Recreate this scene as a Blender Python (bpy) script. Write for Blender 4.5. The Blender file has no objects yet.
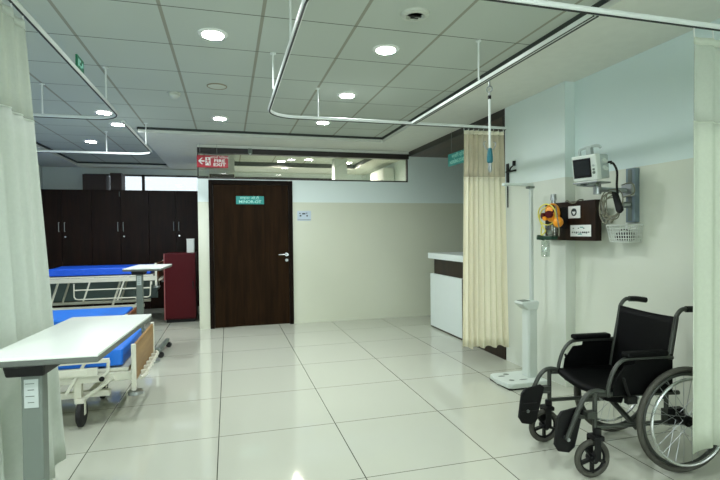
import bpy, bmesh, math, random
from mathutils import Vector, Matrix
random.seed(7)
PI = math.pi
C = bpy.context.scene.collection
SC = bpy.context.scene

# ------------------------------------------------------------------ camera, world, exposure
cam_d = bpy.data.cameras.new('camera'); cam_d.lens = 24.0; cam_d.sensor_width = 36.0; cam_d.clip_start = 0.05
cam = bpy.data.objects.new('camera', cam_d); C.objects.link(cam); SC.camera = cam
_y = Vector((-132, 6, -480)).normalized()                 # direction of the floor joints in camera space
_x = Vector((1790, 27, -480)); _x = (_x - _y * _x.dot(_y)).normalized()
_z = _x.cross(_y)
cam.matrix_world = Matrix.Translation((0, 0, 1.366)) @ Matrix((_x, _y, _z)).to_4x4()

world = bpy.data.worlds.new('daylight'); SC.world = world; world.use_nodes = True
_wn = world.node_tree
_bg = _wn.nodes['Background']; _bg.inputs[0].default_value = (0.88, 0.97, 1.03, 1); _bg.inputs[1].default_value = 7.0
SC.view_settings.view_transform = 'Standard'; SC.view_settings.look = 'None'
SC.view_settings.gamma = 1.0; SC.view_settings.use_curve_mapping = False
SC.view_settings.exposure = 0.0
LAMP_W = 15.5                        # each recessed downlight
WARM = (1.0, 0.93, 0.80)            # the ward behind the glass
LAMP_COL = (0.95, 1.0, 1.01)
SC.cycles.max_bounces = 10; SC.cycles.diffuse_bounces = 6; SC.cycles.glossy_bounces = 4; SC.cycles.transparent_max_bounces = 16
SC.cycles.caustics_reflective = False; SC.cycles.caustics_refractive = False
SC.cycles.sample_clamp_indirect = 4.0

# ------------------------------------------------------------------ materials
def lin(c):
    return tuple(((v/255)/12.92 if v/255 <= 0.04045 else ((v/255+0.055)/1.055)**2.4) for v in c) + (1,)
def new_mat(name):
    m = bpy.data.materials.new(name); m.use_nodes = True
    return m, m.node_tree, m.node_tree.nodes['Principled BSDF']
def mat(name, rgb, rough=0.5, metal=0.0, var=0.06, scale=12.0, stretch=(1, 1, 1), bump=0.0, bscale=None, spec=0.5, coat=0.0):
    m, nt, b = new_mat(name); N, L = nt.nodes, nt.links
    tc = N.new('ShaderNodeTexCoord'); mp = N.new('ShaderNodeMapping'); mp.inputs['Scale'].default_value = stretch
    L.new(tc.outputs['Object'], mp.inputs[0])
    nz = N.new('ShaderNodeTexNoise'); nz.inputs['Scale'].default_value = scale; nz.inputs['Detail'].default_value = 4
    L.new(mp.outputs[0], nz.inputs['Vector'])
    mx = N.new('ShaderNodeMix'); mx.data_type = 'RGBA'
    c = lin(rgb); mx.inputs[6].default_value = tuple(v*(1-var) for v in c[:3]) + (1,)
    mx.inputs[7].default_value = tuple(min(1, v*(1+var)) for v in c[:3]) + (1,)
    L.new(nz.outputs['Fac'], mx.inputs[0]); L.new(mx.outputs[2], b.inputs['Base Color'])
    b.inputs['Roughness'].default_value = rough; b.inputs['Metallic'].default_value = metal
    b.inputs['Specular IOR Level'].default_value = spec; b.inputs['Coat Weight'].default_value = coat
    if bump:
        n2 = N.new('ShaderNodeTexNoise'); n2.inputs['Scale'].default_value = bscale or scale*4
        L.new(mp.outputs[0], n2.inputs['Vector'])
        bp = N.new('ShaderNodeBump'); bp.inputs['Strength'].default_value = bump; bp.inputs['Distance'].default_value = 0.01
        L.new(n2.outputs['Fac'], bp.inputs['Height']); L.new(bp.outputs[0], b.inputs['Normal'])
    return m
def emis(name, rgb, s):
    m, nt, b = new_mat(name)
    b.inputs['Base Color'].default_value = (0.8, 0.8, 0.8, 1); b.inputs['Emission Color'].default_value = rgb + (1,)
    b.inputs['Emission Strength'].default_value = s
    m.cycles.emission_sampling = 'NONE'
    return m
def grid_fac(nt, axis, off, pitch, width):
    """1 on the joint lines of a grid laid along one world axis"""
    N, L = nt.nodes, nt.links
    g = N.new('ShaderNodeNewGeometry'); s = N.new('ShaderNodeSeparateXYZ'); L.new(g.outputs['Position'], s.inputs[0])
    def m_(op, a, b_):
        n = N.new('ShaderNodeMath'); n.operation = op
        for i, v in enumerate((a, b_)):
            if v is None: continue
            if isinstance(v, (int, float)): n.inputs[i].default_value = v
            else: L.new(v, n.inputs[i])
        return n.outputs[0]
    a = m_('SUBTRACT', s.outputs[axis], off - 50*pitch - pitch/2)
    a = m_('MODULO', a, pitch); a = m_('SUBTRACT', a, pitch/2); a = m_('ABSOLUTE', a, None)
    return m_('LESS_THAN', a, width/2)
def mat_grid(name, base, joints, rough, var=0.03, nscale=1.5, bump=0.0, jr=None, spec=0.5):
    m, nt, b = new_mat(name); N, L = nt.nodes, nt.links
    g = N.new('ShaderNodeNewGeometry'); nz = N.new('ShaderNodeTexNoise'); nz.inputs['Scale'].default_value = nscale
    L.new(g.outputs['Position'], nz.inputs['Vector'])
    mx = N.new('ShaderNodeMix'); mx.data_type = 'RGBA'; c = lin(base)
    mx.inputs[6].default_value = tuple(v*(1-var) for v in c[:3]) + (1,); mx.inputs[7].default_value = tuple(min(1, v*(1+var)) for v in c[:3]) + (1,)
    L.new(nz.outputs['Fac'], mx.inputs[0]); col = mx.outputs[2]
    for (axis, off, pitch, width, jc) in joints:
        f = grid_fac(nt, axis, off, pitch, width)
        m2 = N.new('ShaderNodeMix'); m2.data_type = 'RGBA'; L.new(f, m2.inputs[0]); L.new(col, m2.inputs[6]); m2.inputs[7].default_value = lin(jc)
        col = m2.outputs[2]
    L.new(col, b.inputs['Base Color']); b.inputs['Roughness'].default_value = rough; b.inputs['Specular IOR Level'].default_value = spec
    if bump:
        n2 = N.new('ShaderNodeTexNoise'); n2.inputs['Scale'].default_value = 90; L.new(g.outputs['Position'], n2.inputs['Vector'])
        bp = N.new('ShaderNodeBump'); bp.inputs['Strength'].default_value = bump; bp.inputs['Distance'].default_value = 0.004
        L.new(n2.outputs['Fac'], bp.inputs['Height']); L.new(bp.outputs[0], b.inputs['Normal'])
    return m
def mat_twotone(name, upper, lower, zsplit, r_up, r_low, joint_axis=None):
    """painted above, glossy laminate panels below the split height"""
    m, nt, b = new_mat(name); N, L = nt.nodes, nt.links
    g = N.new('ShaderNodeNewGeometry'); s = N.new('ShaderNodeSeparateXYZ'); L.new(g.outputs['Position'], s.inputs[0])
    lt = N.new('ShaderNodeMath'); lt.operation = 'LESS_THAN'; L.new(s.outputs[2], lt.inputs[0]); lt.inputs[1].default_value = zsplit
    nz = N.new('ShaderNodeTexNoise'); nz.inputs['Scale'].default_value = 2.0; L.new(g.outputs['Position'], nz.inputs['Vector'])
    hs = N.new('ShaderNodeMapRange'); hs.inputs[3].default_value = 0.97; hs.inputs[4].default_value = 1.03; L.new(nz.outputs['Fac'], hs.inputs[0])
    mx = N.new('ShaderNodeMix'); mx.data_type = 'RGBA'; L.new(lt.outputs[0], mx.inputs[0]); mx.inputs[6].default_value = lin(upper); mx.inputs[7].default_value = lin(lower)
    ml = N.new('ShaderNodeMix'); ml.data_type = 'RGBA'; ml.blend_type = 'MULTIPLY'; ml.inputs[0].default_value = 1
    L.new(mx.outputs[2], ml.inputs[6]); L.new(hs.outputs[0], ml.inputs[7]); L.new(ml.outputs[2], b.inputs['Base Color'])
    mr = N.new('ShaderNodeMapRange'); mr.inputs[3].default_value = r_up; mr.inputs[4].default_value = r_low; L.new(lt.outputs[0], mr.inputs[0])
    L.new(mr.outputs[0], b.inputs['Roughness'])
    return m
def mat_wood(name, dark, light, rough=0.35, along='Z', scale=3.0, spec=0.25):
    m, nt, b = new_mat(name); N, L = nt.nodes, nt.links
    tc = N.new('ShaderNodeTexCoord'); mp = N.new('ShaderNodeMapping')
    mp.inputs['Scale'].default_value = {'Z': (6, 6, 0.5), 'X': (0.5, 6, 6), 'Y': (6, 0.5, 6)}[along]
    L.new(tc.outputs['Object'], mp.inputs[0])
    nz = N.new('ShaderNodeTexNoise'); nz.inputs['Scale'].default_value = scale; nz.inputs['Detail'].default_value = 6; nz.inputs['Distortion'].default_value = 0.6
    L.new(mp.outputs[0], nz.inputs['Vector'])
    cr = N.new('ShaderNodeValToRGB'); cr.color_ramp.elements[0].position = 0.35; cr.color_ramp.elements[1].position = 0.7
    cr.color_ramp.elements[0].color = lin(dark); cr.color_ramp.elements[1].color = lin(light)
    L.new(nz.outputs['Fac'], cr.inputs[0]); L.new(cr.outputs[0], b.inputs['Base Color']); b.inputs['Roughness'].default_value = rough; b.inputs['Specular IOR Level'].default_value = spec
    return m
def mat_glass(name, refl=0.10, tint=(0.93, 0.97, 0.95)):
    m, nt, b = new_mat(name); N, L = nt.nodes, nt.links
    N.remove(b); out = N['Material Output']
    t = N.new('ShaderNodeBsdfTransparent'); t.inputs[0].default_value = tint + (1,)
    g = N.new('ShaderNodeBsdfGlossy'); g.inputs['Roughness'].default_value = 0.02
    mx = N.new('ShaderNodeMixShader'); mx.inputs[0].default_value = refl
    L.new(t.outputs[0], mx.inputs[1]); L.new(g.outputs[0], mx.inputs[2]); L.new(mx.outputs[0], out.inputs[0])
    return m
def mat_cloth(name, rgb, alpha=1.0, rough=0.85, transl=0.25):
    m, nt, b = new_mat(name); N, L = nt.nodes, nt.links
    out = N['Material Output']; c = lin(rgb)
    tc = N.new('ShaderNodeTexCoord'); wv = N.new('ShaderNodeTexNoise'); wv.inputs['Scale'].default_value = 60
    L.new(tc.outputs['Object'], wv.inputs['Vector'])
    mx = N.new('ShaderNodeMix'); mx.data_type = 'RGBA'; mx.inputs[6].default_value = tuple(v*0.95 for v in c[:3])+(1,); mx.inputs[7].default_value = tuple(min(1, v*1.05) for v in c[:3])+(1,)
    L.new(wv.outputs['Fac'], mx.inputs[0])
    L.new(mx.outputs[2], b.inputs['Base Color']); b.inputs['Roughness'].default_value = rough; b.inputs['Specular IOR Level'].default_value = 0.2
    tr = N.new('ShaderNodeBsdfTranslucent'); L.new(mx.outputs[2], tr.inputs[0])
    ms = N.new('ShaderNodeMixShader'); ms.inputs[0].default_value = transl; L.new(b.outputs[0], ms.inputs[1]); L.new(tr.outputs[0], ms.inputs[2])
    last = ms
    if alpha < 1:
        tp = N.new('ShaderNodeBsdfTransparent'); m2 = N.new('ShaderNodeMixShader'); m2.inputs[0].default_value = alpha
        L.new(tp.outputs[0], m2.inputs[1]); L.new(ms.outputs[0], m2.inputs[2]); last = m2
    L.new(last.outputs[0], out.inputs[0])
    return m

M = {}
M['floor'] = mat_grid('vitrified_floor_tile', (184, 187, 173), [(0, -0.079, 0.8, 0.006, (70, 72, 62)), (1, 2.555, 0.8, 0.006, (95, 97, 86))], 0.07, var=0.025, spec=0.4)
M['ceiling'] = mat_grid('mineral_fibre_ceiling', (186, 194, 184), [(0, 0.228, 0.6, 0.022, (150, 150, 136)), (1, 3.06, 0.6, 0.010, (104, 108, 98))], 0.9, var=0.03, bump=0.15)
M['soffit'] = mat('soffit_paint', (216, 219, 210), 0.7)
M['cove'] = mat('cove_shade_and_edge', (52, 58, 54), 0.6)  # dark tone carries the recess shade, and the ward's dark edge line
M['wall_back'] = mat_twotone('back_wall_finish', (216, 229, 226), (207, 211, 192), 1.832, 0.5, 0.18)
M['wall_right'] = mat_twotone('right_wall_finish', (212, 228, 226), (214, 219, 205), 1.828, 0.5, 0.14)
M['pilaster'] = mat_twotone('pilaster_finish', (214, 227, 224), (212, 218, 208), 1.828, 0.5, 0.2)
M['wall'] = mat('wall_paint', (212, 222, 220), 0.6, var=0.03, scale=2)
M['wall_end'] = mat('wall_end_paint', (205, 216, 208), 0.4, var=0.03, scale=2)
M['wenge'] = mat_wood('wenge_laminate', (26, 18, 12), (48, 32, 22), 0.35)
M['door'] = mat_wood('door_veneer', (27, 17, 7), (42, 27, 13), 0.5, spec=0.05)
M['door_frame'] = mat_wood('door_frame_wood', (14, 9, 5), (24, 15, 9), 0.45, spec=0.06)
M['locker'] = mat_wood('locker_laminate', (26, 15, 10), (40, 23, 16), 0.4, spec=0.15)
M['brown_ceiling'] = mat_wood('brown_ceiling_laminate', (58, 42, 28), (86, 60, 38), 0.3, 'Y')
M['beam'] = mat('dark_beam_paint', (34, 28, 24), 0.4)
M['glass'] = mat_glass('clear_glass', 0.07, (0.97, 0.975, 0.96))
M['dimmed_glass'] = mat_glass('dimmed_glass', 0.07, (0.42, 0.43, 0.43))  # tint added to dim the sky seen and mirrored in the strip windows
M['white'] = mat('white_enamel', (225, 230, 224), 0.35, var=0.02)
M['track'] = mat('white_aluminium_track', (220, 226, 222), 0.35, metal=0.0, var=0.03)
M['slot'] = mat('track_slot_black', (28, 32, 30), 0.5)
M['chrome'] = mat('chrome', (205, 208, 208), 0.18, metal=1.0, var=0.02)
M['steel'] = mat('brushed_steel', (165, 170, 170), 0.35, metal=1.0, var=0.05)
M['black'] = mat('black_plastic', (11, 12, 12), 0.5, spec=0.3)
M['rubber'] = mat('tyre_rubber', (66, 66, 58), 0.7)
M['rubber_dark'] = mat('black_rubber', (26, 26, 26), 0.7)
M['curtain'] = mat_cloth('cream_curtain', (246, 242, 220))
M['curtain_pale'] = mat_cloth('pale_curtain', (201, 209, 199), transl=0.15)
M['curtain_side'] = mat_cloth('pale_green_curtain', (205, 213, 196), transl=0.15)
M['net'] = mat_cloth('curtain_net', (222, 214, 190), alpha=0.72)
M['net_pale'] = mat_cloth('curtain_net_pale', (206, 213, 198), alpha=0.55)
M['bed_metal'] = mat('bed_enamel', (214, 214, 198), 0.4, var=0.03)
M['mattress'] = mat('blue_vinyl', (30, 118, 226), 0.35, var=0.06, scale=5, bump=0.08, bscale=10)
M['mattress_dark'] = mat('royal_blue_vinyl', (22, 90, 222), 0.4, var=0.06, scale=5, bump=0.08, bscale=10)
M['bed_wood'] = mat_wood('bed_end_laminate', (132, 100, 56), (160, 126, 76), 0.4, 'Y')
M['bed_wood_dark'] = mat_wood('bed_end_laminate_dark', (110, 66, 36), (136, 84, 48), 0.4, 'Y')
M['table_top'] = mat('table_laminate', (232, 238, 232), 0.25, var=0.015)
M['table_edge'] = mat('table_edge_band', (92, 98, 92), 0.5)
M['table_grey'] = mat('grey_powder_coat', (104, 114, 106), 0.45, var=0.04)
M['paper'] = mat('paper', (226, 230, 226), 0.7, var=0.02)
M['paper_grey'] = mat('paper_grey', (178, 188, 184), 0.7, var=0.04)
M['ink'] = mat('ink', (44, 54, 54), 0.7)
M['ink_teal'] = mat('ink_teal', (50, 150, 140), 0.7)
M['under_panel'] = mat('blue_grey_panel', (96, 116, 114), 0.5)
M['red'] = mat('red_sign', (180, 26, 44), 0.4, var=0.04)
M['maroon'] = mat('maroon_paint', (72, 4, 13), 0.5, spec=0.2, var=0.06, scale=4)
M['maroon_edge'] = mat('maroon_edge_trim', (160, 92, 92), 0.35)
M['sign_white'] = mat('sign_lettering', (244, 240, 236), 0.5, var=0.01)
M['teal'] = mat('teal_sign', (22, 140, 132), 0.4, var=0.05)
M['teal_letter'] = mat('pale_teal_lettering', (170, 226, 216), 0.5)
M['green_sign'] = mat('green_sign', (20, 110, 76), 0.4, var=0.05)
M['white_board'] = mat('counter_white_laminate', (218, 228, 226), 0.3, var=0.02)
M['scale_white'] = mat('scale_plastic', (198, 207, 200), 0.45, var=0.02)
M['frame_dark'] = mat('wheelchair_grey_frame', (60, 64, 58), 0.4, metal=0.3, var=0.05)
M['vinyl_black'] = mat('black_vinyl', (4, 5, 5), 0.6, spec=0.12, var=0.1, bump=0.05, bscale=40)
M['rail_grey'] = mat('blue_grey_channel', (118, 134, 142), 0.4, metal=0.3, var=0.04)
M['monitor_body'] = mat('monitor_plastic', (206, 214, 206), 0.45, var=0.02)
M['monitor_side'] = mat('monitor_side_plastic', (166, 178, 174), 0.5, var=0.03)
M['screen'] = mat('dark_screen', (12, 15, 14), 0.15, var=0.02)
M['wire'] = mat('white_wire', (208, 214, 206), 0.45)
M['cable_grey'] = mat('grey_cable', (118, 118, 100), 0.55)
M['orange'] = mat('orange_plastic', (236, 150, 24), 0.4, var=0.08)
M['yellow'] = mat('yellow_tube', (214, 206, 90), 0.4)
M['green_dark'] = mat('dark_green_plastic', (24, 60, 44), 0.4)
M['clear_plastic'] = mat_glass('clear_plastic_jar', 0.25, (0.82, 0.88, 0.84))
M['teal_plastic'] = mat('teal_plastic', (14, 100, 112), 0.4)
M['lamp_glow'] = emis('lamp_diffuser', (1.0, 1.0, 0.97), 9.0)
M['blind'] = mat('dark_blind', (44, 26, 18), 0.6)
M['detector'] = mat('detector_plastic', (196, 202, 190), 0.5)
M['notice'] = mat('notice_blue_white', (188, 202, 214), 0.5, var=0.03)

# ------------------------------------------------------------------ mesh builder
class G:
    def __init__(s): s.bm = bmesh.new()
    def box(s, c, d, rot=None, taper=None):
        r = bmesh.ops.create_cube(s.bm, size=1.0)['verts']
        for v in r:
            v.co = Vector((v.co.x*d[0], v.co.y*d[1], v.co.z*d[2]))
            if taper and v.co.z > 0: v.co.x *= taper; v.co.y *= taper
        if rot is not None: bmesh.ops.transform(s.bm, matrix=rot, verts=r)
        bmesh.ops.translate(s.bm, vec=Vector(c), verts=r); return s
    def bb(s, x0, x1, y0, y1, z0, z1):
        return s.box(((x0+x1)/2, (y0+y1)/2, (z0+z1)/2), (abs(x1-x0), abs(y1-y0), abs(z1-z0)))
    def cyl(s, a, b, r, r2=None, seg=16):
        a, b = Vector(a), Vector(b); d = b-a
        q = d.to_track_quat('Z', 'Y').to_matrix().to_4x4()
        v = bmesh.ops.create_cone(s.bm, cap_ends=True, segments=seg, radius1=r, radius2=r if r2 is None else r2, depth=d.length)['verts']
        bmesh.ops.transform(s.bm, matrix=Matrix.Translation((a+b)/2) @ q, verts=v); return s
    def tube(s, pts, r, seg=8, closed=False):
        P = [Vector(p) for p in pts]; n = len(P); rings = []; up = None
        for i, p in enumerate(P):
            if closed: t = P[(i+1) % n]-P[i-1]
            else: t = P[min(i+1, n-1)]-P[max(i-1, 0)]
            t.normalize()
            if up is None: up = Vector((0, 0, 1)) if abs(t.z) < 0.9 else Vector((1, 0, 0))
            a = t.cross(up)
            if a.length < 1e-5: a = t.orthogonal()
            a.normalize(); b = a.cross(t).normalized(); up = b
            rings.append([s.bm.verts.new(p + a*r*math.cos(2*PI*k/seg) + b*r*math.sin(2*PI*k/seg)) for k in range(seg)])
        for i in range(n if closed else n-1):
            A, B = rings[i], rings[(i+1) % n]
            for k in range(seg): s.bm.faces.new((A[k], A[(k+1) % seg], B[(k+1) % seg], B[k]))
        if not closed: s.bm.faces.new(rings[0][::-1]); s.bm.faces.new(rings[-1])
        return s
    def torus(s, c, axis, R, r, seg=40, rs=10):
        axis = Vector(axis).normalized(); a = axis.orthogonal().normalized(); b = axis.cross(a)
        return s.tube([Vector(c) + a*R*math.cos(2*PI*k/seg) + b*R*math.sin(2*PI*k/seg) for k in range(seg)], r, rs, True)
    def sphere(s, c, r, sc=(1, 1, 1), seg=16):
        v = bmesh.ops.create_uvsphere(s.bm, u_segments=seg, v_segments=max(8, seg//2), radius=r)['verts']
        for q in v: q.co = Vector((q.co.x*sc[0], q.co.y*sc[1], q.co.z*sc[2])) + Vector(c)
        return s
    def prism(s, poly, off, ext):
        """polygon of 3-D points extruded by the vector ext"""
        A = [s.bm.verts.new(Vector(p)+Vector(off)) for p in poly]; B = [s.bm.verts.new(v.co+Vector(ext)) for v in A]
        s.bm.faces.new(A[::-1]); s.bm.faces.new(B); n = len(A)
        for i in range(n): s.bm.faces.new((A[i], A[(i+1) % n], B[(i+1) % n], B[i]))
        return s
    def lathe(s, prof, c=(0, 0, 0), axis='Z', seg=24):
        rings = []
        for (r, h) in prof:
            ring = []
            for k in range(seg):
                x, y = r*math.cos(2*PI*k/seg), r*math.sin(2*PI*k/seg)
                p = Vector((x, y, h)) if axis == 'Z' else (Vector((x, h, y)) if axis == 'Y' else Vector((h, x, y)))
                ring.append(s.bm.verts.new(p + Vector(c)))
            rings.append(ring)
        for A, B in zip(rings, rings[1:]):
            for k in range(seg): s.bm.faces.new((A[k], A[(k+1) % seg], B[(k+1) % seg], B[k]))
        s.bm.faces.new(rings[0][::-1]); s.bm.faces.new(rings[-1]); return s
    def sheet(s, rows):
        V = [[s.bm.verts.new(Vector(p)) for p in r] for r in rows]
        for a, b in zip(V, V[1:]):
            for i in range(len(a)-1): s.bm.faces.new((a[i], a[i+1], b[i+1], b[i]))
        return s
def smooth_path(pts, n=8):
    P = [Vector(p) for p in pts]; out = []
    for i in range(len(P)-1):
        p0, p1, p2, p3 = P[max(i-1, 0)], P[i], P[i+1], P[min(i+2, len(P)-1)]
        for k in range(n):
            t = k/n
            out.append(0.5*((2*p1)+(p2-p0)*t+(2*p0-5*p1+4*p2-p3)*t*t+(3*p1-p0-3*p2+p3)*t**3))
    out.append(P[-1]); return out

def obj(name, g, m, parent=None, bevel=0.0, smooth=False, solid=0.0, subsurf=0):
    bmesh.ops.recalc_face_normals(g.bm, faces=g.bm.faces[:])
    me = bpy.data.meshes.new(name); g.bm.to_mesh(me); g.bm.free()
    o = bpy.data.objects.new(name, me); C.objects.link(o)
    me.materials.append(M[m] if isinstance(m, str) else m)
    if smooth:
        for p in me.polygons: p.use_smooth = True
        me.set_sharp_from_angle(angle=math.radians(40))
    if parent is not None: o.parent = parent
    if solid:
        md = o.modifiers.new('thickness', 'SOLIDIFY'); md.thickness = solid; md.offset = 0
    if bevel:
        md = o.modifiers.new('bevel', 'BEVEL'); md.width = bevel; md.segments = 2; md.limit_method = 'ANGLE'
    if subsurf:
        md = o.modifiers.new('sub', 'SUBSURF'); md.levels = subsurf; md.render_levels = subsurf
    return o
def tag(o, label, cat, group=None):
    o['label'] = label; o['category'] = cat
    if group: o['group'] = group
    return o
def thing(name, label, cat, loc=(0, 0, 0), rz=0.0, group=None):
    o = bpy.data.objects.new(name, None); C.objects.link(o); o.empty_display_size = 0.1
    o.location = loc; o.rotation_euler = (0, 0, rz)
    return tag(o, label, cat, group)
def struct(name, g, m, parent=None, bevel=0.0):
    o = obj(name, g, m, parent, bevel)
    if parent is None: o['kind'] = 'structure'
    return o
def text_mesh(s, size, align='LEFT', depth=0.0008, sx=1.0, bold=0.0):
    cu = bpy.data.curves.new('lettering', 'FONT'); cu.body = s; cu.size = size; cu.align_x = align; cu.align_y = 'CENTER'
    cu.extrude = depth; cu.offset = bold
    t = bpy.data.objects.new('lettering', cu); C.objects.link(t)
    dg = bpy.context.evaluated_depsgraph_get(); me = bpy.data.meshes.new_from_object(t.evaluated_get(dg))
    bpy.data.objects.remove(t); bpy.data.curves.remove(cu)
    for v in me.vertices: v.co.x *= sx
    return me
def lettering(s, size, m, parent, loc, rot, align='LEFT', name='lettering', sx=1.0, bold=0.0):
    me = text_mesh(s, size, align, sx=sx, bold=bold); me.name = name
    me.materials.clear(); me.materials.append(M[m])
    o = bpy.data.objects.new(name, me); C.objects.link(o); o.parent = parent; o.location = loc; o.rotation_euler = rot
    return o

# ------------------------------------------------------------------ room shell
YB = 7.25         # back partition
XR = 2.92         # right wall
XL = -3.3         # left wall
YW = 10.15        # window wall
YR = -3.6         # wall behind the camera
ZC, ZS, ZB = 2.72, 2.653, 2.58
struct('floor', G().bb(XL-0.15, 4.75, YR-0.15, YW+0.15, -0.1, 0), 'floor')
struct('ceiling', G().bb(XL-0.15, 4.75, YR-0.15, YW+0.15, ZC, ZC+0.1), 'ceiling')
# lowered soffit border around the tiled field
struct('ceiling_soffit_right', G().bb(2.15, XR+0.2, YR, YB, ZS, ZC), 'soffit')
struct('ceiling_soffit_back', G().bb(-1.07, 2.15, 6.55, YB, ZS, ZC).bb(-1.07, -0.41, YB, YW, ZS, ZC), 'soffit')
struct('ceiling_soffit_left', G().bb(XL, -2.64, YR, YW, ZS, ZC).bb(-2.64, -1.07, 9.85, YW, ZS, ZC), 'soffit')
t_ = 0.012  # dark strips stand in for the shade on the upper recess faces
struct('trim_shade_1', G().bb(2.15-t_, 2.15, YR, 6.55, ZS+0.038, ZC), 'cove')
struct('trim_shade_2', G().bb(-1.07, 2.15-t_, 6.55-t_, 6.55, ZS+0.038, ZC), 'cove')
struct('trim_shade_3', G().bb(-1.07-t_, -1.07, 6.55, 9.85, ZS+0.038, ZC), 'cove')
struct('trim_shade_4', G().bb(-2.64, -2.64+t_, YR, 9.85, ZS+0.038, ZC).bb(-2.64+t_, -1.07-t_, 9.85-t_, 9.85, ZS+0.038, ZC), 'cove')
# outer walls
struct('wall_left', G().bb(XL-0.12, XL, YR, YW, 0, ZC), 'wall')
rx0, rx1, rz0, rz1 = -2.4, 2.4, 0.85, 2.45
struct('wall_rear', G().bb(XL-0.12, rx0, YR-0.12, YR, 0, ZC).bb(rx1, 4.6, YR-0.12, YR, 0, ZC).bb(rx0, rx1, YR-0.12, YR, 0, rz0).bb(rx0, rx1, YR-0.12, YR, rz1, ZC), 'wall')
w4 = struct('window_added', G().bb(rx0, rx1, YR-0.08, YR-0.03, rz0, rz0+0.05).bb(rx0, rx1, YR-0.08, YR-0.03, rz1-0.05, rz1).bb(rx0, rx0+0.05, YR-0.08, YR-0.03, rz0+0.05, rz1-0.05).bb(rx1-0.05, rx1, YR-0.08, YR-0.03, rz0+0.05, rz1-0.05)
            .bb(-0.825, -0.775, YR-0.08, YR-0.03, rz0+0.05, rz1-0.05).bb(0.775, 0.825, YR-0.08, YR-0.03, rz0+0.05, rz1-0.05), 'white')  # unseen window, added to bring daylight onto the walls
obj('window_pane', G().bb(rx0+0.05, rx1-0.05, YR-0.058, YR-0.052, rz0+0.05, rz1-0.05), 'glass', w4)
struct('wall_right', G().bb(XR, XR+0.12, YR, 3.54, 0, ZC), 'wall_right')
struct('wall_right_pilaster', G().bb(2.82, 4.6, 3.54, 4.47, 0, ZC), 'pilaster')
struct('wall_alcove', G().bb(4.6, 4.72, 3.54, YW, 0, ZC), 'wall')
# window wall with the high strip window
wz0, wz1 = 2.1, 2.535
struct('wall_window', G().bb(XL, 4.6, YW, YW+0.12, 0, wz0).bb(XL, 4.6, YW, YW+0.12, wz1, ZC).bb(XL, -2.6, YW, YW+0.12, wz0, wz1).bb(-0.36, 0.1, YW, YW+0.12, wz0, wz1).bb(2.3, 4.6, YW, YW+0.12, wz0, wz1), 'wall')
w2 = struct('window_2', G().bb(-2.6, -0.36, YW-0.02, YW+0.04, wz1-0.03, wz1).bb(-2.6, -0.36, YW-0.02, YW+0.04, wz0, wz0+0.03)
            .bb(-2.6, -2.56, YW-0.02, YW+0.04, wz0, wz1).bb(-1.60, -1.55, YW-0.02, YW+0.04, wz0, wz1).bb(-0.4, -0.36, YW-0.02, YW+0.04, wz0, wz1), 'beam')
obj('window_pane', G().bb(-2.56, -0.4, YW+0.005, YW+0.011, wz0+0.03, wz1-0.03), 'dimmed_glass', w2)
w3 = struct('window_3', G().bb(0.1, 2.3, YW-0.02, YW+0.04, wz1-0.03, wz1).bb(0.1, 2.3, YW-0.02, YW+0.04, wz0, wz0+0.03).bb(1.18, 1.22, YW-0.02, YW+0.04, wz0, wz1), 'beam')
obj('window_pane', G().bb(0.1, 2.3, YW+0.005, YW+0.011, wz0+0.03, wz1-0.03), 'dimmed_glass', w3)
# back partition with door opening and clerestory
DX0, DX1, DZ = -0.262, 0.942, 2.15
HT = 2.165
struct('wall_back', G().bb(-0.41, DX0, YB, YB+0.1, 0, HT).bb(DX1, 2.81, YB, YB+0.1, 0, HT).bb(DX0, DX1, YB, YB+0.1, DZ, HT)
       .bb(2.81, 4.6, YB, YB+0.1, 0, ZB), 'wall_back')
struct('wall_partition_side', G().bb(-0.41, -0.31, YB+0.1, YW, 0, HT), 'wall_end')
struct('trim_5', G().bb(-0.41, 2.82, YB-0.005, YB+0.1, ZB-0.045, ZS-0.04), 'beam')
struct('ceiling_soffit_bulkhead', G().bb(-0.41, 2.82, YB, YB+0.1, ZS-0.04, ZS), 'soffit')
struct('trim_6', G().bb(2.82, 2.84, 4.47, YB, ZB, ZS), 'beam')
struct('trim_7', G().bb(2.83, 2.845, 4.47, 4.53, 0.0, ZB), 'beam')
w1 = struct('window_1', G().bb(-0.41, 2.81, YB+0.02, YB+0.07, HT, HT+0.022).bb(2.79, 2.81, YB+0.02, YB+0.07, HT, ZB-0.045).bb(-0.41, -0.395, YB+0.02, YB+0.07, HT, ZB-0.045), 'beam')
obj('window_pane', G().bb(-0.395, 2.79, YB+0.04, YB+0.046, HT+0.022, ZB-0.045), 'glass', w1)
struct('ceiling_alcove', G().bb(2.84, 4.6, 4.47, YB, ZB, ZS), 'brown_ceiling')
# room behind the glass
struct('ceiling_soffit_ward', G().bb(-0.31, 4.6, 9.3, YW, ZS-0.02, ZC).bb(2.45, 4.6, YB+0.1, 9.3, ZS-0.02, ZC), 'soffit')
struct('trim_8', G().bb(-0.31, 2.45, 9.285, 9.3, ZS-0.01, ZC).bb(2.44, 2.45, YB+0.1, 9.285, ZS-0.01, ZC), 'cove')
struct('wall_ward_right', G().bb(2.95, 3.05, YB+0.1, YW, 0, ZS-0.02), 'wall_back')
struct('wall_ward_column', G().bb(1.9, 2.13, 8.6, 8.85, 0, ZC), 'wall')
struct('wall_ward_left', G().bb(-0.31, 0.13, 8.95, 9.28, 0, ZC), 'soffit')
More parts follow.
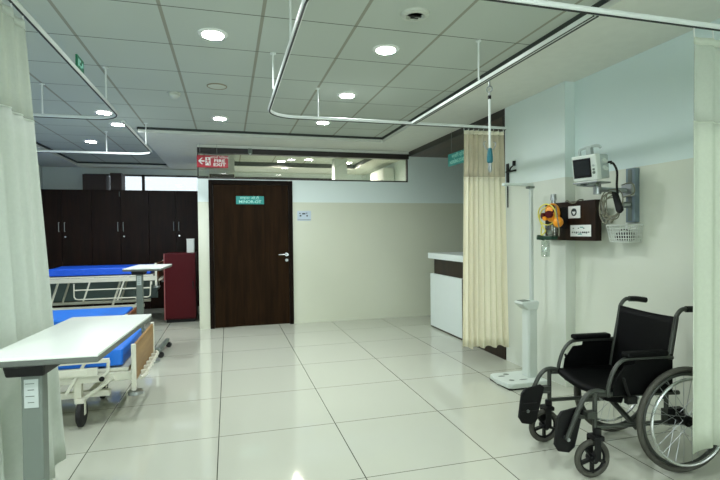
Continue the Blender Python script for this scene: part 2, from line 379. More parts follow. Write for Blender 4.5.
# door
d1 = struct('door_1', G().bb(DX0, DX0+0.06, YB-0.03, YB+0.1, 0, DZ).bb(DX1-0.06, DX1, YB-0.03, YB+0.1, 0, DZ).bb(DX0+0.06, DX1-0.06, YB-0.03, YB+0.1, DZ-0.06, DZ), 'door_frame', bevel=0.004)
obj('door_leaf', G().bb(DX0+0.063, DX1-0.063, YB-0.012, YB+0.03, 0.008, DZ-0.063), 'door', d1, bevel=0.003)
hg = G().cyl((0.845, YB-0.012, 1.05), (0.845, YB-0.028, 1.05), 0.026, seg=20).cyl((0.845, YB-0.02, 1.05), (0.845, YB-0.065, 1.05), 0.009)
hg.tube(smooth_path([(0.845, YB-0.062, 1.05), (0.80, YB-0.066, 1.051), (0.72, YB-0.064, 1.05)]), 0.009)
obj('door_handle', hg, 'chrome', d1, smooth=True)
obj('keyhole_plate', G().cyl((0.845, YB-0.012, 0.965), (0.845, YB-0.022, 0.965), 0.022, seg=20), 'steel', d1, smooth=True)

# ------------------------------------------------------------------ downlights
def downlight(x, y, label, z=ZC, r=0.085, group='recessed ceiling downlights', power=1.0, col=None):
    t = thing('ceiling_light', label, 'ceiling light', (x, y, z), 0, group)
    obj('trim_ring', G().lathe([(r*0.82, -0.001), (r*0.86, -0.008), (r*1.12, -0.006), (r*1.18, 0.0)]), 'white', t, smooth=True)
    obj('diffuser', G().cyl((0, 0, -0.004), (0, 0, -0.0095), r*0.86, seg=28), 'lamp_glow', t)
    ld = bpy.data.lights.new('lamp', 'AREA'); ld.shape = 'DISK'; ld.size = r*1.6; ld.energy = LAMP_W*power; ld.color = col or LAMP_COL; ld.spread = math.radians(165)
    lo = bpy.data.objects.new('lamp', ld); C.objects.link(lo); lo.parent = t; lo.location = (0, 0, -0.014)
    lo.visible_camera = True; lo.visible_glossy = True
    return t
downlight(-0.078, 3.41, 'lit round downlight at upper left, largest in the picture, left of the hanging rail loop')
downlight(1.146, 3.39, 'lit round downlight inside the rail loop, beside the round ceiling speaker')
downlight(1.148, 4.60, 'lit round downlight just in front of the back run of the hanging rail loop')
downlight(-0.072, 5.85, 'lit round downlight over the wooden door, left of centre')
downlight(1.138, 5.79, 'lit round downlight behind the back run of the rail loop, over the blank wall')
downlight(-1.293, 5.84, 'lit round downlight touching the corner of the nearer left curtain rail')
downlight(-1.272, 6.43, 'lit round downlight beside the aisle run of the farther left curtain rail')
downlight(-1.873, 7.67, 'lit round downlight farthest left, above the dark lockers')
for (x, y) in ((-0.078, 1.0), (1.146, 1.0), (-1.28, 1.0), (-0.078, -1.4), (1.146, -1.4), (-1.28, -1.4), (-2.3, 3.4)):
    downlight(x, y, 'lit round downlight in the ceiling behind the viewer', group='downlights out of the picture')
downlight(1.03, 7.8, 'lit round downlight in the room behind the glass, nearest the glass', power=0.8, col=WARM)
downlight(0.98, 9.05, 'lit round downlight seen through the glass strip, left one', power=1.4, col=WARM)
downlight(1.45, 8.75, 'lit round downlight seen through the glass strip, right one beside the column', power=1.4, col=WARM)
downlight(2.25, 9.0, 'lit round downlight behind the glass, hidden by the beam', group='downlights out of the picture', power=1.4, col=WARM)

# ceiling speaker, detectors
t = thing('ceiling_speaker', 'round white ceiling speaker with dark slots inside the rail loop', 'speaker', (1.14, 2.80, ZC))
obj('rim', G().lathe([(0.05, 0), (0.06, -0.02), (0.085, -0.012), (0.09, 0)]), 'detector', t, smooth=True)
obj('slot', G().box((0, -0.012, -0.021), (0.07, 0.012, 0.004)), 'black', t); obj('slot', G().box((0, 0.014, -0.021), (0.05, 0.01, 0.004)), 'black', t)
t = thing('smoke_detector', 'small pale smoke detector hanging from the ceiling left of centre', 'smoke detector', (-0.478, 4.915, ZC))
obj('base_plate', G().cyl((0, 0, 0), (0, 0, -0.012), 0.062, seg=28), 'detector', t, smooth=True)
obj('sensor_dome', G().lathe([(0.05, -0.012), (0.05, -0.03), (0.03, -0.05), (0.012, -0.053)]), 'detector', t, smooth=True)
t = thing('ceiling_vent', 'unlit round flush disc in the ceiling, between two lit downlights', 'vent', (-0.077, 4.595, ZC))
obj('ring', G().torus((0, 0, -0.004), (0, 0, 1), 0.085, 0.006, 32), mat('rusty_ring', (150, 142, 122), 0.7), t, smooth=True)
obj('disc', G().cyl((0, 0, -0.001), (0, 0, -0.005), 0.082, seg=28), 'detector', t)

# ------------------------------------------------------------------ curtain tracks
ZT = 2.44
def track(name, label, pts, rods, loc, group, closed=False, hooks=()):
    t = thing(name, label, 'curtain rail', loc, 0, group)
    L = Vector(loc)
    P = [Vector(p)-L for p in pts]
    obj('rail', G().tube(P, 0.016, 8), 'track', t, smooth=True)
    obj('glider_slot', G().tube([p+Vector((0, 0, -0.0145)) for p in P], 0.006, 6), 'slot', t)
    for (x, y, zt) in rods:
        g = G().cyl((x-L.x, y-L.y, 0.012), (x-L.x, y-L.y, zt-L.z), 0.007, seg=10).cyl((x-L.x, y-L.y, zt-L.z-0.008), (x-L.x, y-L.y, zt-L.z), 0.022, seg=16)
        obj('hanger_rod', g, 'track', t, smooth=True)
    return t
def corner(cx, cy, r, a0, a1, z, n=10):
    return [(cx+r*math.cos(math.radians(a0+(a1-a0)*k/n)), cy+r*math.sin(math.radians(a0+(a1-a0)*k/n)), z) for k in range(n+1)]
# right bay: a loop from the right wall along the back, round the corner, along the aisle, round, and back to the wall
pr = [(2.82, 4.452, ZT)] + corner(0.36+0.25, 4.452-0.25, 0.25, 90, 180, ZT) + corner(0.36+0.25, 1.975+0.25, 0.25, 180, 270, ZT) + [(2.92, 1.975, ZT)]
track('curtain_rail', 'white U-shaped curtain rail loop hung from the ceiling around the right bay', pr,
      [(0.345, 3.664, ZC), (0.36, 2.75, ZC), (0.83, 4.452, ZC), (1.0, 1.975, ZC)], (0.36, 4.452, ZT), 'curtain rails')
pl = [(-0.93, 0.6, ZT)] + corner(-0.93-0.25, 4.88-0.25, 0.25, 0, 90, ZT) + [(XL, 4.88, ZT)]
track('curtain_rail', 'white curtain rail around the nearer left bay, with the cream curtain', pl,
      [(-0.93, 4.284, ZC), (-1.576, 4.88, ZC), (-0.93, 2.0, ZC), (-2.6, 4.88, ZC)], (-0.93, 2.6, ZT), 'curtain rails')
pl2 = [(-0.94, 4.98, ZT)] + corner(-0.94-0.25, 6.93-0.25, 0.25, 0, 90, ZT) + [(XL, 6.93, ZT)]
track('curtain_rail', 'white curtain rail around the farther left bay, ending above the lockers', pl2,
      [(-0.94, 6.306, ZC), (-1.511, 6.93, ZC), (-2.6, 6.93, ZC)], (-0.94, 6.0, ZT), 'curtain rails')
# drip rail
t = thing('drip_rail', 'straight white ceiling rail with dark grooves that carries the drip hook', 'ceiling rail', (1.765, 3.0, ZT))
obj('rail', G().bb(-0.012, 0.030, -1.0, 1.42, -0.013, 0.010), 'track', t, bevel=0.002)
obj('groove', G().bb(-0.006, 0.004, -1.0, 1.42, -0.0145, -0.010), 'slot', t)
obj('groove', G().bb(0.015, 0.029, -1.0, 1.42, -0.0145, -0.010), 'slot', t)
obj('hanger_rod', G().cyl((-0.03, 0.08, 0.0), (-0.03, 0.08, ZC-ZT), 0.007).cyl((-0.03, 0.08, ZC-ZT-0.008), (-0.03, 0.08, ZC-ZT), 0.02), 'track', t, smooth=True)
t = thing('drip_hook', 'white drip hanger with teal clamp and wire hooks hanging from the ceiling rail', 'drip hanger', (1.79, 3.03, ZT))
obj('hook', G().cyl((0, 0, -0.005), (0, 0, -0.05), 0.006).torus((0, 0, -0.075), (1, 0.6, 0), 0.021, 0.005, 20, 6).cyl((0, 0, -0.095), (0, 0, -0.125), 0.005), 'steel', t, smooth=True)
obj('collar', G().cyl((0, 0, -0.12), (0, 0, -0.145), 0.012), 'black', t, smooth=True)
obj('rod', G().cyl((0, 0, -0.14), (0, 0, -0.49), 0.0085), 'track', t, smooth=True)
for sx in (-1, 1):
    obj('hook_arm', G().tube(smooth_path([(0, 0, -0.49), (sx*0.02, 0, -0.50), (sx*0.042, 0, -0.475), (sx*0.046, 0, -0.45), (sx*0.03, 0, -0.445)]), 0.004, 6), 'steel', t, smooth=True)
obj('clamp', G().lathe([(0.014, -0.49), (0.016, -0.51), (0.021, -0.55), (0.021, -0.585), (0.012, -0.595)]), 'teal_plastic', t, smooth=True)
obj('clamp_tip', G().lathe([(0.012, -0.594), (0.013, -0.62), (0.016, -0.64), (0.008, -0.66)]), 'steel', t, smooth=True)

# ------------------------------------------------------------------ curtains
def curtain(label, p0, p1, q0, q1, ztop, znet, zbot, folds, amp, cloth, net, loc, seed, group='bay curtains'):
    """p0->p1: top line, q0->q1: bottom line (xy)"""
    rnd = random.Random(seed); ph = [rnd.uniform(0, 6.28) for _ in range(4)]
    t = thing('curtain', label, 'curtain', loc, 0, group); L = Vector(loc)
    d = Vector((p1[0]-p0[0], p1[1]-p0[1])).normalized(); nrm = Vector((-d.y, d.x))
    nu = folds*10
    def pt(u, z):
        k = (ztop-z)/(ztop-zbot)
        ax, ay = p0[0]+(p1[0]-p0[0])*u, p0[1]+(p1[1]-p0[1])*u
        bx, by = q0[0]+(q1[0]-q0[0])*u, q0[1]+(q1[1]-q0[1])*u
        kk = k
        x, y = ax+(bx-ax)*kk, ay+(by-ay)*kk
        w = 2*PI*folds*(u + 0.02*math.sin(5*u+ph[0]) + 0.012*k*math.sin(9*u+ph[1]))
        a = amp*(0.55+0.45*k)*(0.8+0.35*math.sin(7*u+ph[2]))
        o = a*(math.sin(w)+0.25*math.sin(2*w+ph[3]+k))
        return Vector((x+nrm.x*o, y+nrm.y*o, z))-L
    nz1, nz2 = 5, 16
    obj('net_top', G().sheet([[pt(i/nu, ztop+(znet-ztop)*j/nz1) for i in range(nu+1)] for j in range(nz1+1)]), net, t, smooth=True, solid=0.002)
    def hem(u): return 0.012*math.sin(2*PI*folds*u*0.5+ph[1])
    obj('drape', G().sheet([[pt(i/nu, znet+(zbot-znet)*j/nz2)+Vector((0, 0, hem(i/nu)*j/nz2)) for i in range(nu+1)] for j in range(nz2+1)]), cloth, t, smooth=True, solid=0.003)
    obj('seam', G().tube([pt(i/nu, znet) for i in range(nu+1)], 0.004, 6), cloth, t)
    obj('heading_tape', G().sheet([[pt(i/nu, z) for i in range(nu+1)] for z in (ztop+0.004, ztop-0.035)]), cloth, t, smooth=True, solid=0.005)
    for k in range(folds+1):
        u = min(1, max(0, k/folds)); a = pt(u, ztop)
        pxy = Vector((p0[0]+(p1[0]-p0[0])*u-L.x, p0[1]+(p1[1]-p0[1])*u-L.y, 2.418-L.z))
        obj('glider_hook', G().tube([pxy, (pxy+a)/2+Vector((0, 0, -0.004)), a], 0.0035, 6), 'white', t)
    return t
curtain('pale curtain at the left edge, hanging behind the near overbed table', (-0.93, 1.75), (-0.93, 2.65), (-0.93, 1.75), (-0.92, 3.09), 2.385, 1.93, 0.10, 7, 0.035, 'curtain_pale', 'net_pale', (-0.93, 2.3, 0.1), 1)
curtain('cream pleated curtain with net top hanging beside the white counter', (2.335, 4.452), (2.772, 4.43), (2.29, 4.43), (2.772, 4.36), 2.395, 1.92, 0.18, 8, 0.022, 'curtain', 'net', (2.58, 4.452, 0.18), 2)
curtain('pale green curtain at the right edge, in front of the wheelchair wheel', (2.37, 1.975), (2.88, 1.975), (2.345, 1.965), (2.90, 1.965), 2.37, 1.93, 0.19, 4, 0.014, 'curtain_side', 'net_pale', (2.6, 1.975, 0.19), 5)

# ------------------------------------------------------------------ beds
def caster(t, x, y, r, top, m='rubber_dark', fork='bed_metal'):
    c = obj('caster', G().cyl((x, y, r*1.9), (x, y, top), 0.016).box((x, y+0.01, r*2.02), (0.06, 0.07, 0.03)).box((x-0.026, y+0.02, r*1.45), (0.006, 0.04, r*1.1)).box((x+0.026, y+0.02, r*1.45), (0.006, 0.04, r*1.1)), fork, t, bevel=0.003)
    g = G().lathe([(r*0.55, -0.016), (r*0.86, -0.02), (r, -0.012), (r, 0.012), (r*0.86, 0.02), (r*0.55, 0.016)], (x, y+0.03, r), 'X', 28)
    obj('wheel', g, m, c, smooth=True)
    return c
def bed(label, xe, y0, y1, zd, mat_m, mat_w, raised=False, mlen=1.95, ywheel=None):
    """foot end at x = xe, bed runs towards -x; zd: deck height"""
    W = y1-y0; ln = 2.05
    t = thing('hospital_bed', label, 'bed', (xe, (y0+y1)/2, 0), 0, 'blue hospital beds along the left wall')
    h = W/2
    mg = G()
    nx, ny = 22, 8
    top = []; rows = []
    mth = 0.10 if raised else 0.125
    bm = mg.box((-0.07-mlen/2, 0, zd+0.035+mth/2), (mlen, W-0.1, mth)).bm
    bmesh.ops.subdivide_edges(bm, edges=bm.edges[:], cuts=9, use_grid_fill=True)
    for v in bm.verts:
        v.co.z -= 0.006*math.cos(v.co.y*6)
    obj('mattress', mg, mat_m, t, bevel=0.02, smooth=True)
    fg = G()
    for sy in (-1, 1): fg.box((-ln/2, sy*(h-0.03), zd-0.03), (ln, 0.035, 0.06))
    for sx in (-0.02, -ln/2, -ln+0.02): fg.box((sx, 0, zd-0.03), (0.04, W-0.09, 0.05))
    obj('deck_frame', fg, 'bed_metal', t, bevel=0.004)
    obj('deck_panel', G().box((-ln/2, 0, zd+0.016), (ln-0.06, W-0.08, 0.02)), 'bed_metal', t)
    zb = 0.30 if raised else 0.2
    lb = G()
    for sy in (-1, 1): lb.box((-ln/2, sy*(h-0.13), zb), (ln-0.35, 0.045, 0.045))
    for sx in (-0.3, -ln+0.25): lb.box((sx, 0, zb), (0.045, W-0.22, 0.045))
    obj('base_frame', lb, 'bed_metal', t, bevel=0.004)
    for sx in (-0.62, -1.45):
        for sy in (-1, 1):
            y = sy*(h-0.17)
            obj('lift_arm', G().cyl((sx, y, zb+0.01), (sx+(0.17 if not raised else 0.12), y, zd-0.05), 0.016), 'bed_metal', t, smooth=True)
    if raised: obj('side_panel', G().box((-0.95, h-0.06, zd-0.24), (1.75, 0.012, 0.36)), 'under_panel', t)
    obj('crank_rod', G().cyl((-0.05, 0.0, zd-0.09), (-0.9, 0.0, zd-0.07), 0.011).cyl((-0.05, 0, zd-0.09), (-0.05, 0.06, zd-0.09), 0.008), 'steel', t, smooth=True)
    r = 0.095
    for sx in (-0.34, -ln+0.25):
        for sy in (0, 1): caster(t, sx, (ywheel or (-(h-0.15), h-0.15))[sy], r, zb-0.01)
    # foot and head boards with corner posts and bumpers
    for nm, x, hh in (('foot_board', 0.012, zd+0.19), ('head_board', -ln-0.012, zd+0.36)):
        b = obj(nm, G().box((x, 0, (zd-0.08+hh)/2), (0.022, W-0.06, hh-zd+0.08)), mat_w, t, bevel=0.006)
        for sy in (-1, 1):
            obj('corner_post', G().box((x, sy*(h-0.01), (zd-0.14+hh+0.01)/2), (0.03, 0.036, hh-zd+0.15)), 'bed_metal', b, bevel=0.005)
            obj('bumper', G().cyl((x+0.01, sy*(h-0.01), zd-0.165), (x+0.01, sy*(h-0.01), zd-0.14), 0.052, seg=24), 'steel', b, smooth=True)
    g = G().tube([(0.05, -h+0.05, zd-0.06), (0.07, -h+0.12, zd-0.06), (0.07, h-0.12, zd-0.06), (0.05, h-0.05, zd-0.06)], 0.013)
    for k in range(5): g.box((0.055, -h+0.2+k*(W-0.4)/4, zd-0.06), (0.05, 0.03, 0.035))
    obj('end_rail', g, 'bed_metal', t, smooth=True)
    # collapsible side rails
    for sy in (-1, 1):
        y = sy*(h+0.012)
        g = G()
        if raised:
            za, zbb = zd-0.07, zd-0.30
            g.tube(smooth_path([(-0.05, y, za), (-0.05, y, za-0.05)], 2), 0.012)
            g.tube([(-1.08, y, za), (-1.08, y, zbb+0.04), (-1.06, y, zbb+0.01), (-1.03, y, zbb), (-0.1, y, zbb), (-0.07, y, zbb+0.02), (-0.06, y, za)], 0.010)
            g.tube([(-1.08, y, (za+zbb)/2+0.02), (-0.06, y, (za+zbb)/2+0.02)], 0.010)
            for x in (-0.95, -0.5, -0.25): g.box((x+0.03, y, (za+zbb)/2-0.01), (0.022, 0.014, za-zbb+0.06), Matrix.Rotation(math.radians(18), 4, 'Y'))
        else:
            za = zd+0.10
            g.box((-0.72, y, za), (1.15, 0.03, 0.028))
            g.box((-0.62, y, za-0.075), (0.8, 0.02, 0.06)).box((-0.42, y-0.006*0, za-0.075), (0.26, 0.026, 0.042))
            g.tube([(-0.15, y, za), (-0.155, y, za-0.08), (-0.19, y, za-0.12)], 0.012)
            for x in (-0.3, -0.75, -1.15): g.box((x-0.06, y, za-0.11), (0.02, 0.016, 0.26), Matrix.Rotation(math.radians(30), 4, 'Y'))
        obj('side_rail', g, 'bed_metal', t, bevel=0.003)
        if not raised:
            obj('rail_release', G().cyl((-0.19, y-0.02*sy*-1, za-0.125), (-0.19, y-0.03, za-0.125), 0.018), 'black', t, smooth=True)
            bg = G().box((-0.36, sy*(h-0.04), 0.27), (0.05, 0.05, 0.16)).cyl((-0.36, sy*(h-0.04)-0.028, 0.30), (-0.36, sy*(h-0.04)+0.028, 0.30), 0.016)
            obj('leg_bracket', bg, 'bed_metal', t, bevel=0.003)
            obj('brake_bar', G().cyl((-0.33, sy*(h-0.02), 0.19), (-0.12, sy*(h+0.0), zd-0.03), 0.013), 'bed_metal', t, smooth=True)
    return t
bed('hospital bed with blue mattress nearest the viewer, behind the near overbed table', -0.69, 3.80, 4.72, 0.37, 'mattress', 'bed_wood', ywheel=(-0.46, 0.16))
bed('middle hospital bed, bright blue mattress seen over the near overbed table', -1.10, 5.73, 6.64, 0.30, 'mattress', 'bed_wood_dark')
bed('raised hospital bed with royal blue mattress in front of the dark lockers', -1.06, 7.72, 8.62, 0.745, 'mattress_dark', 'bed_wood_dark', True, mlen=1.42)

# ------------------------------------------------------------------ overbed tables
def overbed_table(label, x, y, z, rz, lx, ly):
    t = thing('overbed_table', label, 'overbed table', (x, y, 0), rz, 'white overbed tables')
    obj('table_top', G().box((0, 0, z-0.006), (lx, ly, 0.012)), 'table_top', t, bevel=0.004)
    obj('edge_band', G().box((0, 0, z-0.0215), (lx, ly, 0.019)), 'table_edge', t, bevel=0.003)
    yc = -ly/2+0.06; xc = -0.035
    obj('support_cap', G().box((xc-0.01, yc+0.03, z-0.05), (0.12, 0.16, 0.04), taper=1.1), 'black', t, bevel=0.006)
    obj('support_arm', G().box((xc, 0.04, z-0.038), (0.09, ly*0.72, 0.014)), 'table_grey', t)
    obj('column', G().box((xc, yc, (z-0.07+0.1)/2), (0.068, 0.05, z-0.17)), 'table_grey', t, bevel=0.006)
    lab = obj('maker_label', G().box((xc, yc-0.0265, z-0.135), (0.045, 0.002, 0.10)), 'paper_grey', t)
    lg = G()
    for k in range(4): lg.box((xc-0.004+0.003*(k % 2), yc-0.028, z-0.10-0.022*k), (0.028-0.008*(k % 2), 0.001, 0.0025))
    obj('label_print', lg, 'table_grey', lab)
    g = G().box((0, yc, 0.085), (0.33, 0.06, 0.045))
    for sx in (-1, 1): g.box((sx*0.155, yc+0.24, 0.085), (0.045, 0.56, 0.035))
    obj('base', g, 'table_grey', t, bevel=0.006)
    for sx in (-1, 1):
        for yy in (yc-0.02, yc+0.48):
            c = obj('caster', G().cyl((sx*0.155, yy, 0.05), (sx*0.155, yy, 0.07), 0.015).box((sx*0.165, yy, 0.05), (0.05, 0.03, 0.012)), 'black', t)
            obj('wheel', G().lathe([(0.012, -0.014), (0.03, -0.014), (0.033, -0.008), (0.033, 0.008), (0.03, 0.014), (0.012, 0.014)], (sx*0.175, yy, 0.033), 'Y', 20), 'rubber_dark', c, smooth=True)
    return t
overbed_table('white-topped overbed table at the left edge, nearest the viewer', -0.612, 2.31, 0.95, math.radians(-3.6), 0.382, 0.857)
overbed_table('small-looking white overbed table in front of the raised bed by the red cabinet', -0.895, 6.05, 1.0, math.radians(-3.0), 0.39, 0.74)

# ------------------------------------------------------------------ lockers, blinds, red cabinet
def locker(x0, x1, label, extra=False):
    t = thing('wardrobe_locker', label, 'locker', ((x0+x1)/2, 9.55, 0), 0, 'dark lockers along the window wall')
    w = x1-x0; H = 2.185
    obj('body', G().bb(-w/2+0.001, w/2-0.001, 0.022, 0.5, 0.0, H), 'locker', t)
    for s in (-1, 1):
        a, b = (-w/2+0.003, -0.002) if s < 0 else (0.002, w/2-0.003)
        d = obj('door', G().bb(a, b, 0.0, 0.02, 0.06, H-0.003), 'locker', t, bevel=0.002)
        hx = s*0.045
        obj('handle', G().tube([(hx, 0, 1.44), (hx, -0.03, 1.44), (hx, -0.03, 1.60), (hx, 0, 1.60)], 0.007, 8), 'steel', d, smooth=True)
    obj('lock', G().cyl((0.05, 0.0, 1.345), (0.05, -0.008, 1.345), 0.014), 'chrome', t, smooth=True)
    if extra: obj('upper_handle', G().tube([(-0.01, 0, 2.07), (-0.01, -0.03, 2.07), (-0.01, -0.03, 2.15), (-0.01, 0, 2.15)], 0.006, 8), 'steel', t, smooth=True)
locker(-3.29, -2.345, 'dark wood two-door locker, leftmost beside the curtain')
locker(-2.343, -1.40, 'dark wood two-door locker in the middle, with a small upper handle', True)
locker(-1.398, -0.455, 'dark wood two-door locker behind the red cabinet, under the bright window')
tag(obj('cardboard_carton', G().bb(-2.50, -2.12, 9.62, 9.95, 2.186, 2.47), 'blind', bevel=0.004), 'dark brown carton on top of the lockers, left one under the window', 'carton', 'cartons on the lockers')
tag(obj('cardboard_carton', G().bb(-2.05, -1.86, 9.62, 9.95, 2.186, 2.50), 'blind', bevel=0.004), 'dark brown carton on the lockers, beside the bright windowpane', 'carton', 'cartons on the lockers')
t = thing('medicine_cabinet', 'dark red metal cabinet standing left of the wooden door', 'cabinet', (-0.735, 7.9, 0))
obj('body', G().bb(-0.215, 0.235, 0.022, 0.45, 0.05, 1.075), 'maroon', t, bevel=0.004)
obj('door', G().bb(-0.21, 0.232, 0.0, 0.02, 0.07, 1.07), 'maroon', t, bevel=0.003)
obj('edge_trim', G().bb(-0.225, -0.212, -0.002, 0.03, 0.05, 1.075), 'maroon_edge', t)
obj('handle', G().bb(0.19, 0.205, -0.02, 0.0, 0.52, 0.64), 'black', t, bevel=0.003)
obj('plinth', G().bb(-0.2, 0.22, 0.04, 0.44, 0.0, 0.05), 'black', t)
t = thing('white_box', 'small white box standing on top of the red cabinet', 'box', (-0.58, 8.12, 1.075))
obj('body', G().bb(-0.055, 0.055, -0.05, 0.09, 0, 0.2), 'white', t, bevel=0.006); obj('lid', G().bb(-0.058, 0.058, -0.053, 0.093, 0.2, 0.222), 'white', t, bevel=0.004)

# ------------------------------------------------------------------ signs
RX = (PI/2, 0, 0)
HINDI_EXIT = '\u0905\u0917\u094d\u0928\u093f \u0928\u093f\u0915\u093e\u0938'
t = thing('fire_exit_sign', 'red FIRE EXIT sign with arrow hanging above the partition end', 'sign', (-0.197, 7.16, 2.315))
obj('panel', G().bb(-0.213, 0.213, 0, 0.025, 0, 0.172), 'red', t, bevel=0.003)
obj('suspension_wire', G().cyl((0.06, 0.012, 0.172), (0.06, 0.012, ZS-2.315), 0.0025, seg=6), 'steel', t)
obj('suspension_wire', G().cyl((-0.17, 0.012, 0.172), (-0.17, 0.012, ZS-2.315), 0.0025, seg=6), 'steel', t)
ar = G(); yf = -0.0015
def flat(g, poly, y=yf): g.prism([(p[0], y, p[1]) for p in poly], (0, 0, 0), (0, 0.0015, 0))
flat(ar, [(-0.195, 0.09), (-0.152, 0.135), (-0.130, 0.135), (-0.163, 0.100), (-0.108, 0.100), (-0.108, 0.080), (-0.163, 0.080), (-0.130, 0.045), (-0.152, 0.045)])
obj('arrow', ar, 'sign_white', t)
rm = G(); flat(rm, [(-0.098, 0.03), (-0.028, 0.03), (-0.028, 0.145), (-0.098, 0.145)])
obj('pictogram_field', rm, 'sign_white', t)
rn = G()      # running person in a doorway
yq = -0.003
flat(rn, [(-0.066+0.011*math.cos(a*PI/5), 0.127+0.011*math.sin(a*PI/5)) for a in range(10)], yq)
flat(rn, [(-0.075, 0.112), (-0.055, 0.112), (-0.052, 0.08), (-0.070, 0.08)], yq)
flat(rn, [(-0.070, 0.082), (-0.088, 0.062), (-0.096, 0.062), (-0.096, 0.055), (-0.084, 0.053), (-0.060, 0.078)], yq)
flat(rn, [(-0.062, 0.082), (-0.052, 0.082), (-0.042, 0.058), (-0.036, 0.036), (-0.046, 0.036), (-0.052, 0.058)], yq)
flat(rn, [(-0.074, 0.110), (-0.092, 0.095), (-0.088, 0.090), (-0.070, 0.102)], yq)
flat(rn, [(-0.056, 0.110), (-0.036, 0.092), (-0.040, 0.087), (-0.058, 0.100)], yq)
obj('running_figure', rn, 'red', t)
lettering(HINDI_EXIT, 0.044, 'sign_white', t, (0.095, -0.001, 0.143), RX, 'CENTER', 'upper_lettering', 1.25)
lettering('FIRE', 0.058, 'sign_white', t, (0.095, -0.001, 0.094), RX, 'CENTER', 'lettering', 1.45, 0.0015)
lettering('EXIT', 0.058, 'sign_white', t, (0.095, -0.001, 0.040), RX, 'CENTER', 'lettering', 1.45, 0.0015)

t = thing('door_sign', 'teal MINOR OT name plate on the dark wooden door', 'sign', (0.32, YB-0.012, 1.80))
obj('plate', G().bb(-0.2, 0.2, -0.008, 0, 0, 0.118), 'teal', t, bevel=0.002)
lettering('\u092e\u093e\u0907\u0928\u0930 \u0913.\u091f\u0940.', 0.052, 'teal_letter', t, (0.0, -0.009, 0.088), RX, 'CENTER', 'upper_lettering', 1.15)
lettering('MINOR-OT', 0.056, 'teal_letter', t, (0.0, -0.009, 0.034), RX, 'CENTER', 'lettering', 1.15, 0.001)

RS = (PI/2, 0, -PI/2)     # lettering that faces -x
t = thing('hanging_sign', 'teal NURSING STATION sign hanging over the white counter beside the curtain', 'sign', (2.76, 5.40, 2.205))
obj('panel', G().bb(0, 0.02, -0.3, 0.3, 0, 0.155), 'teal', t, bevel=0.003)
obj('suspension_wire', G().cyl((0.01, -0.22, 0.155), (0.01, -0.22, ZS-2.205), 0.002, seg=6), 'steel', t)
obj('suspension_wire', G().cyl((0.01, 0.22, 0.155), (0.01, 0.22, ZS-2.205), 0.002, seg=6), 'steel', t)
lettering('\u0928\u0930\u094d\u0938\u093f\u0902\u0917 \u0938\u094d\u091f\u0947\u0936\u0928', 0.062, 'teal_letter', t, (-0.001, 0.0, 0.11), RS, 'CENTER', 'upper_lettering', 1.2)
lettering('NURSING STATION', 0.06, 'teal_letter', t, (-0.001, 0.0, 0.04), RS, 'CENTER', 'lettering', 0.95, 0.001)

t = thing('exit_sign', 'small green exit sign above the left curtain rail', 'sign', (-0.93, 3.57, ZT+0.017))
obj('panel', G().bb(-0.006, 0.006, -0.075, 0.075, 0, 0.085), 'green_sign', t, bevel=0.002)
g = G()
for (a, b, c, d) in ((-0.055, -0.03, 0.02, 0.065), (-0.02, 0.0, 0.05, 0.065), (-0.01, 0.02, 0.02, 0.035), (0.03, 0.055, 0.03, 0.06)): g.bb(0.0061, 0.0072, a, b, c, d)
obj('pictogram', g, 'teal_letter', t)

t = thing('wall_notice', 'small pale blue notice plate on the wall right of the wooden door', 'notice', (1.117, YB, 1.555))
obj('plate', G().bb(-0.105, 0.105, -0.006, 0, 0, 0.148), 'notice', t, bevel=0.002)
g = G()
for (x, z, w_, h_) in ((-0.055, 0.075, 0.026, 0.022), (0.045, 0.075, 0.02, 0.024), (-0.005, 0.105, 0.05, 0.02), (-0.065, 0.11, 0.022, 0.012), (0.04, 0.115, 0.02, 0.012)): g.bb(x-w_/2, x+w_/2, -0.0075, -0.006, z-h_/2, z+h_/2)
obj('pictogram', g, 'ink', t)
obj('lower_edge', G().bb(-0.1, 0.1, -0.008, -0.006, 0.012, 0.018), 'table_grey', t)

# things behind the glass
t = thing('tall_cupboard', 'dark cupboard whose top shows through the glass above the door', 'cupboard', (-0.07, 8.6, 0))
obj('body', G().bb(-0.22, 0.19, 0.02, 0.33, 0, 2.40), 'wenge', t); obj('door', G().bb(-0.218, -0.017, 0, 0.02, 0.05, 2.39), 'wenge', t); obj('door', G().bb(-0.013, 0.188, 0, 0.02, 0.05, 2.39), 'wenge', t)
t = thing('air_conditioner', 'white air conditioner on the wall seen through the glass, right of the column', 'air conditioner', (2.945, 8.7, 2.25))
obj('casing', G().bb(-0.22, 0, -0.42, 0.42, 0, 0.29), 'white', t, bevel=0.03); obj('louvre', G().bb(-0.224, -0.2, -0.38, 0.38, 0.03, 0.07), 'table_grey', t)

t = thing('motion_sensor', 'small grey sensor on the dark beam over the wooden door', 'sensor', (0.33, YB-0.005, 2.56))
obj('housing', G().bb(-0.03, 0.03, -0.035, 0, -0.02, 0.055), 'table_grey', t, bevel=0.008); obj('lens', G().sphere((0, -0.02, -0.02), 0.016), 'paper_grey', t, smooth=True)
# ------------------------------------------------------------------ counter
t = thing('reception_counter', 'white counter with brown band beside the cream curtain', 'counter', (2.81, 5.45, 0))
obj('worktop', G().bb(-0.03, 0.52, -0.97, 0.975, 0.985, 1.065), 'white_board', t, bevel=0.004)
obj('band', G().bb(0.035, 0.47, -0.95, 0.9, 0.77, 0.985), 'wenge', t)
obj('front_panel', G().bb(0.0, 0.47, 0.0, 0.965, 0.02, 0.77), 'white_board', t, bevel=0.003)
obj('end_panel', G().bb(0.0, 0.47, -0.97, -0.006, 0.02, 0.77), 'wenge', t)
obj('gap_strip', G().bb(0.004, 0.2, -0.006, 0.0, 0.02, 0.77), 'black', t)
obj('plinth', G().bb(0.004, 0.46, -0.96, 0.95, 0.0, 0.02), 'wenge', t)

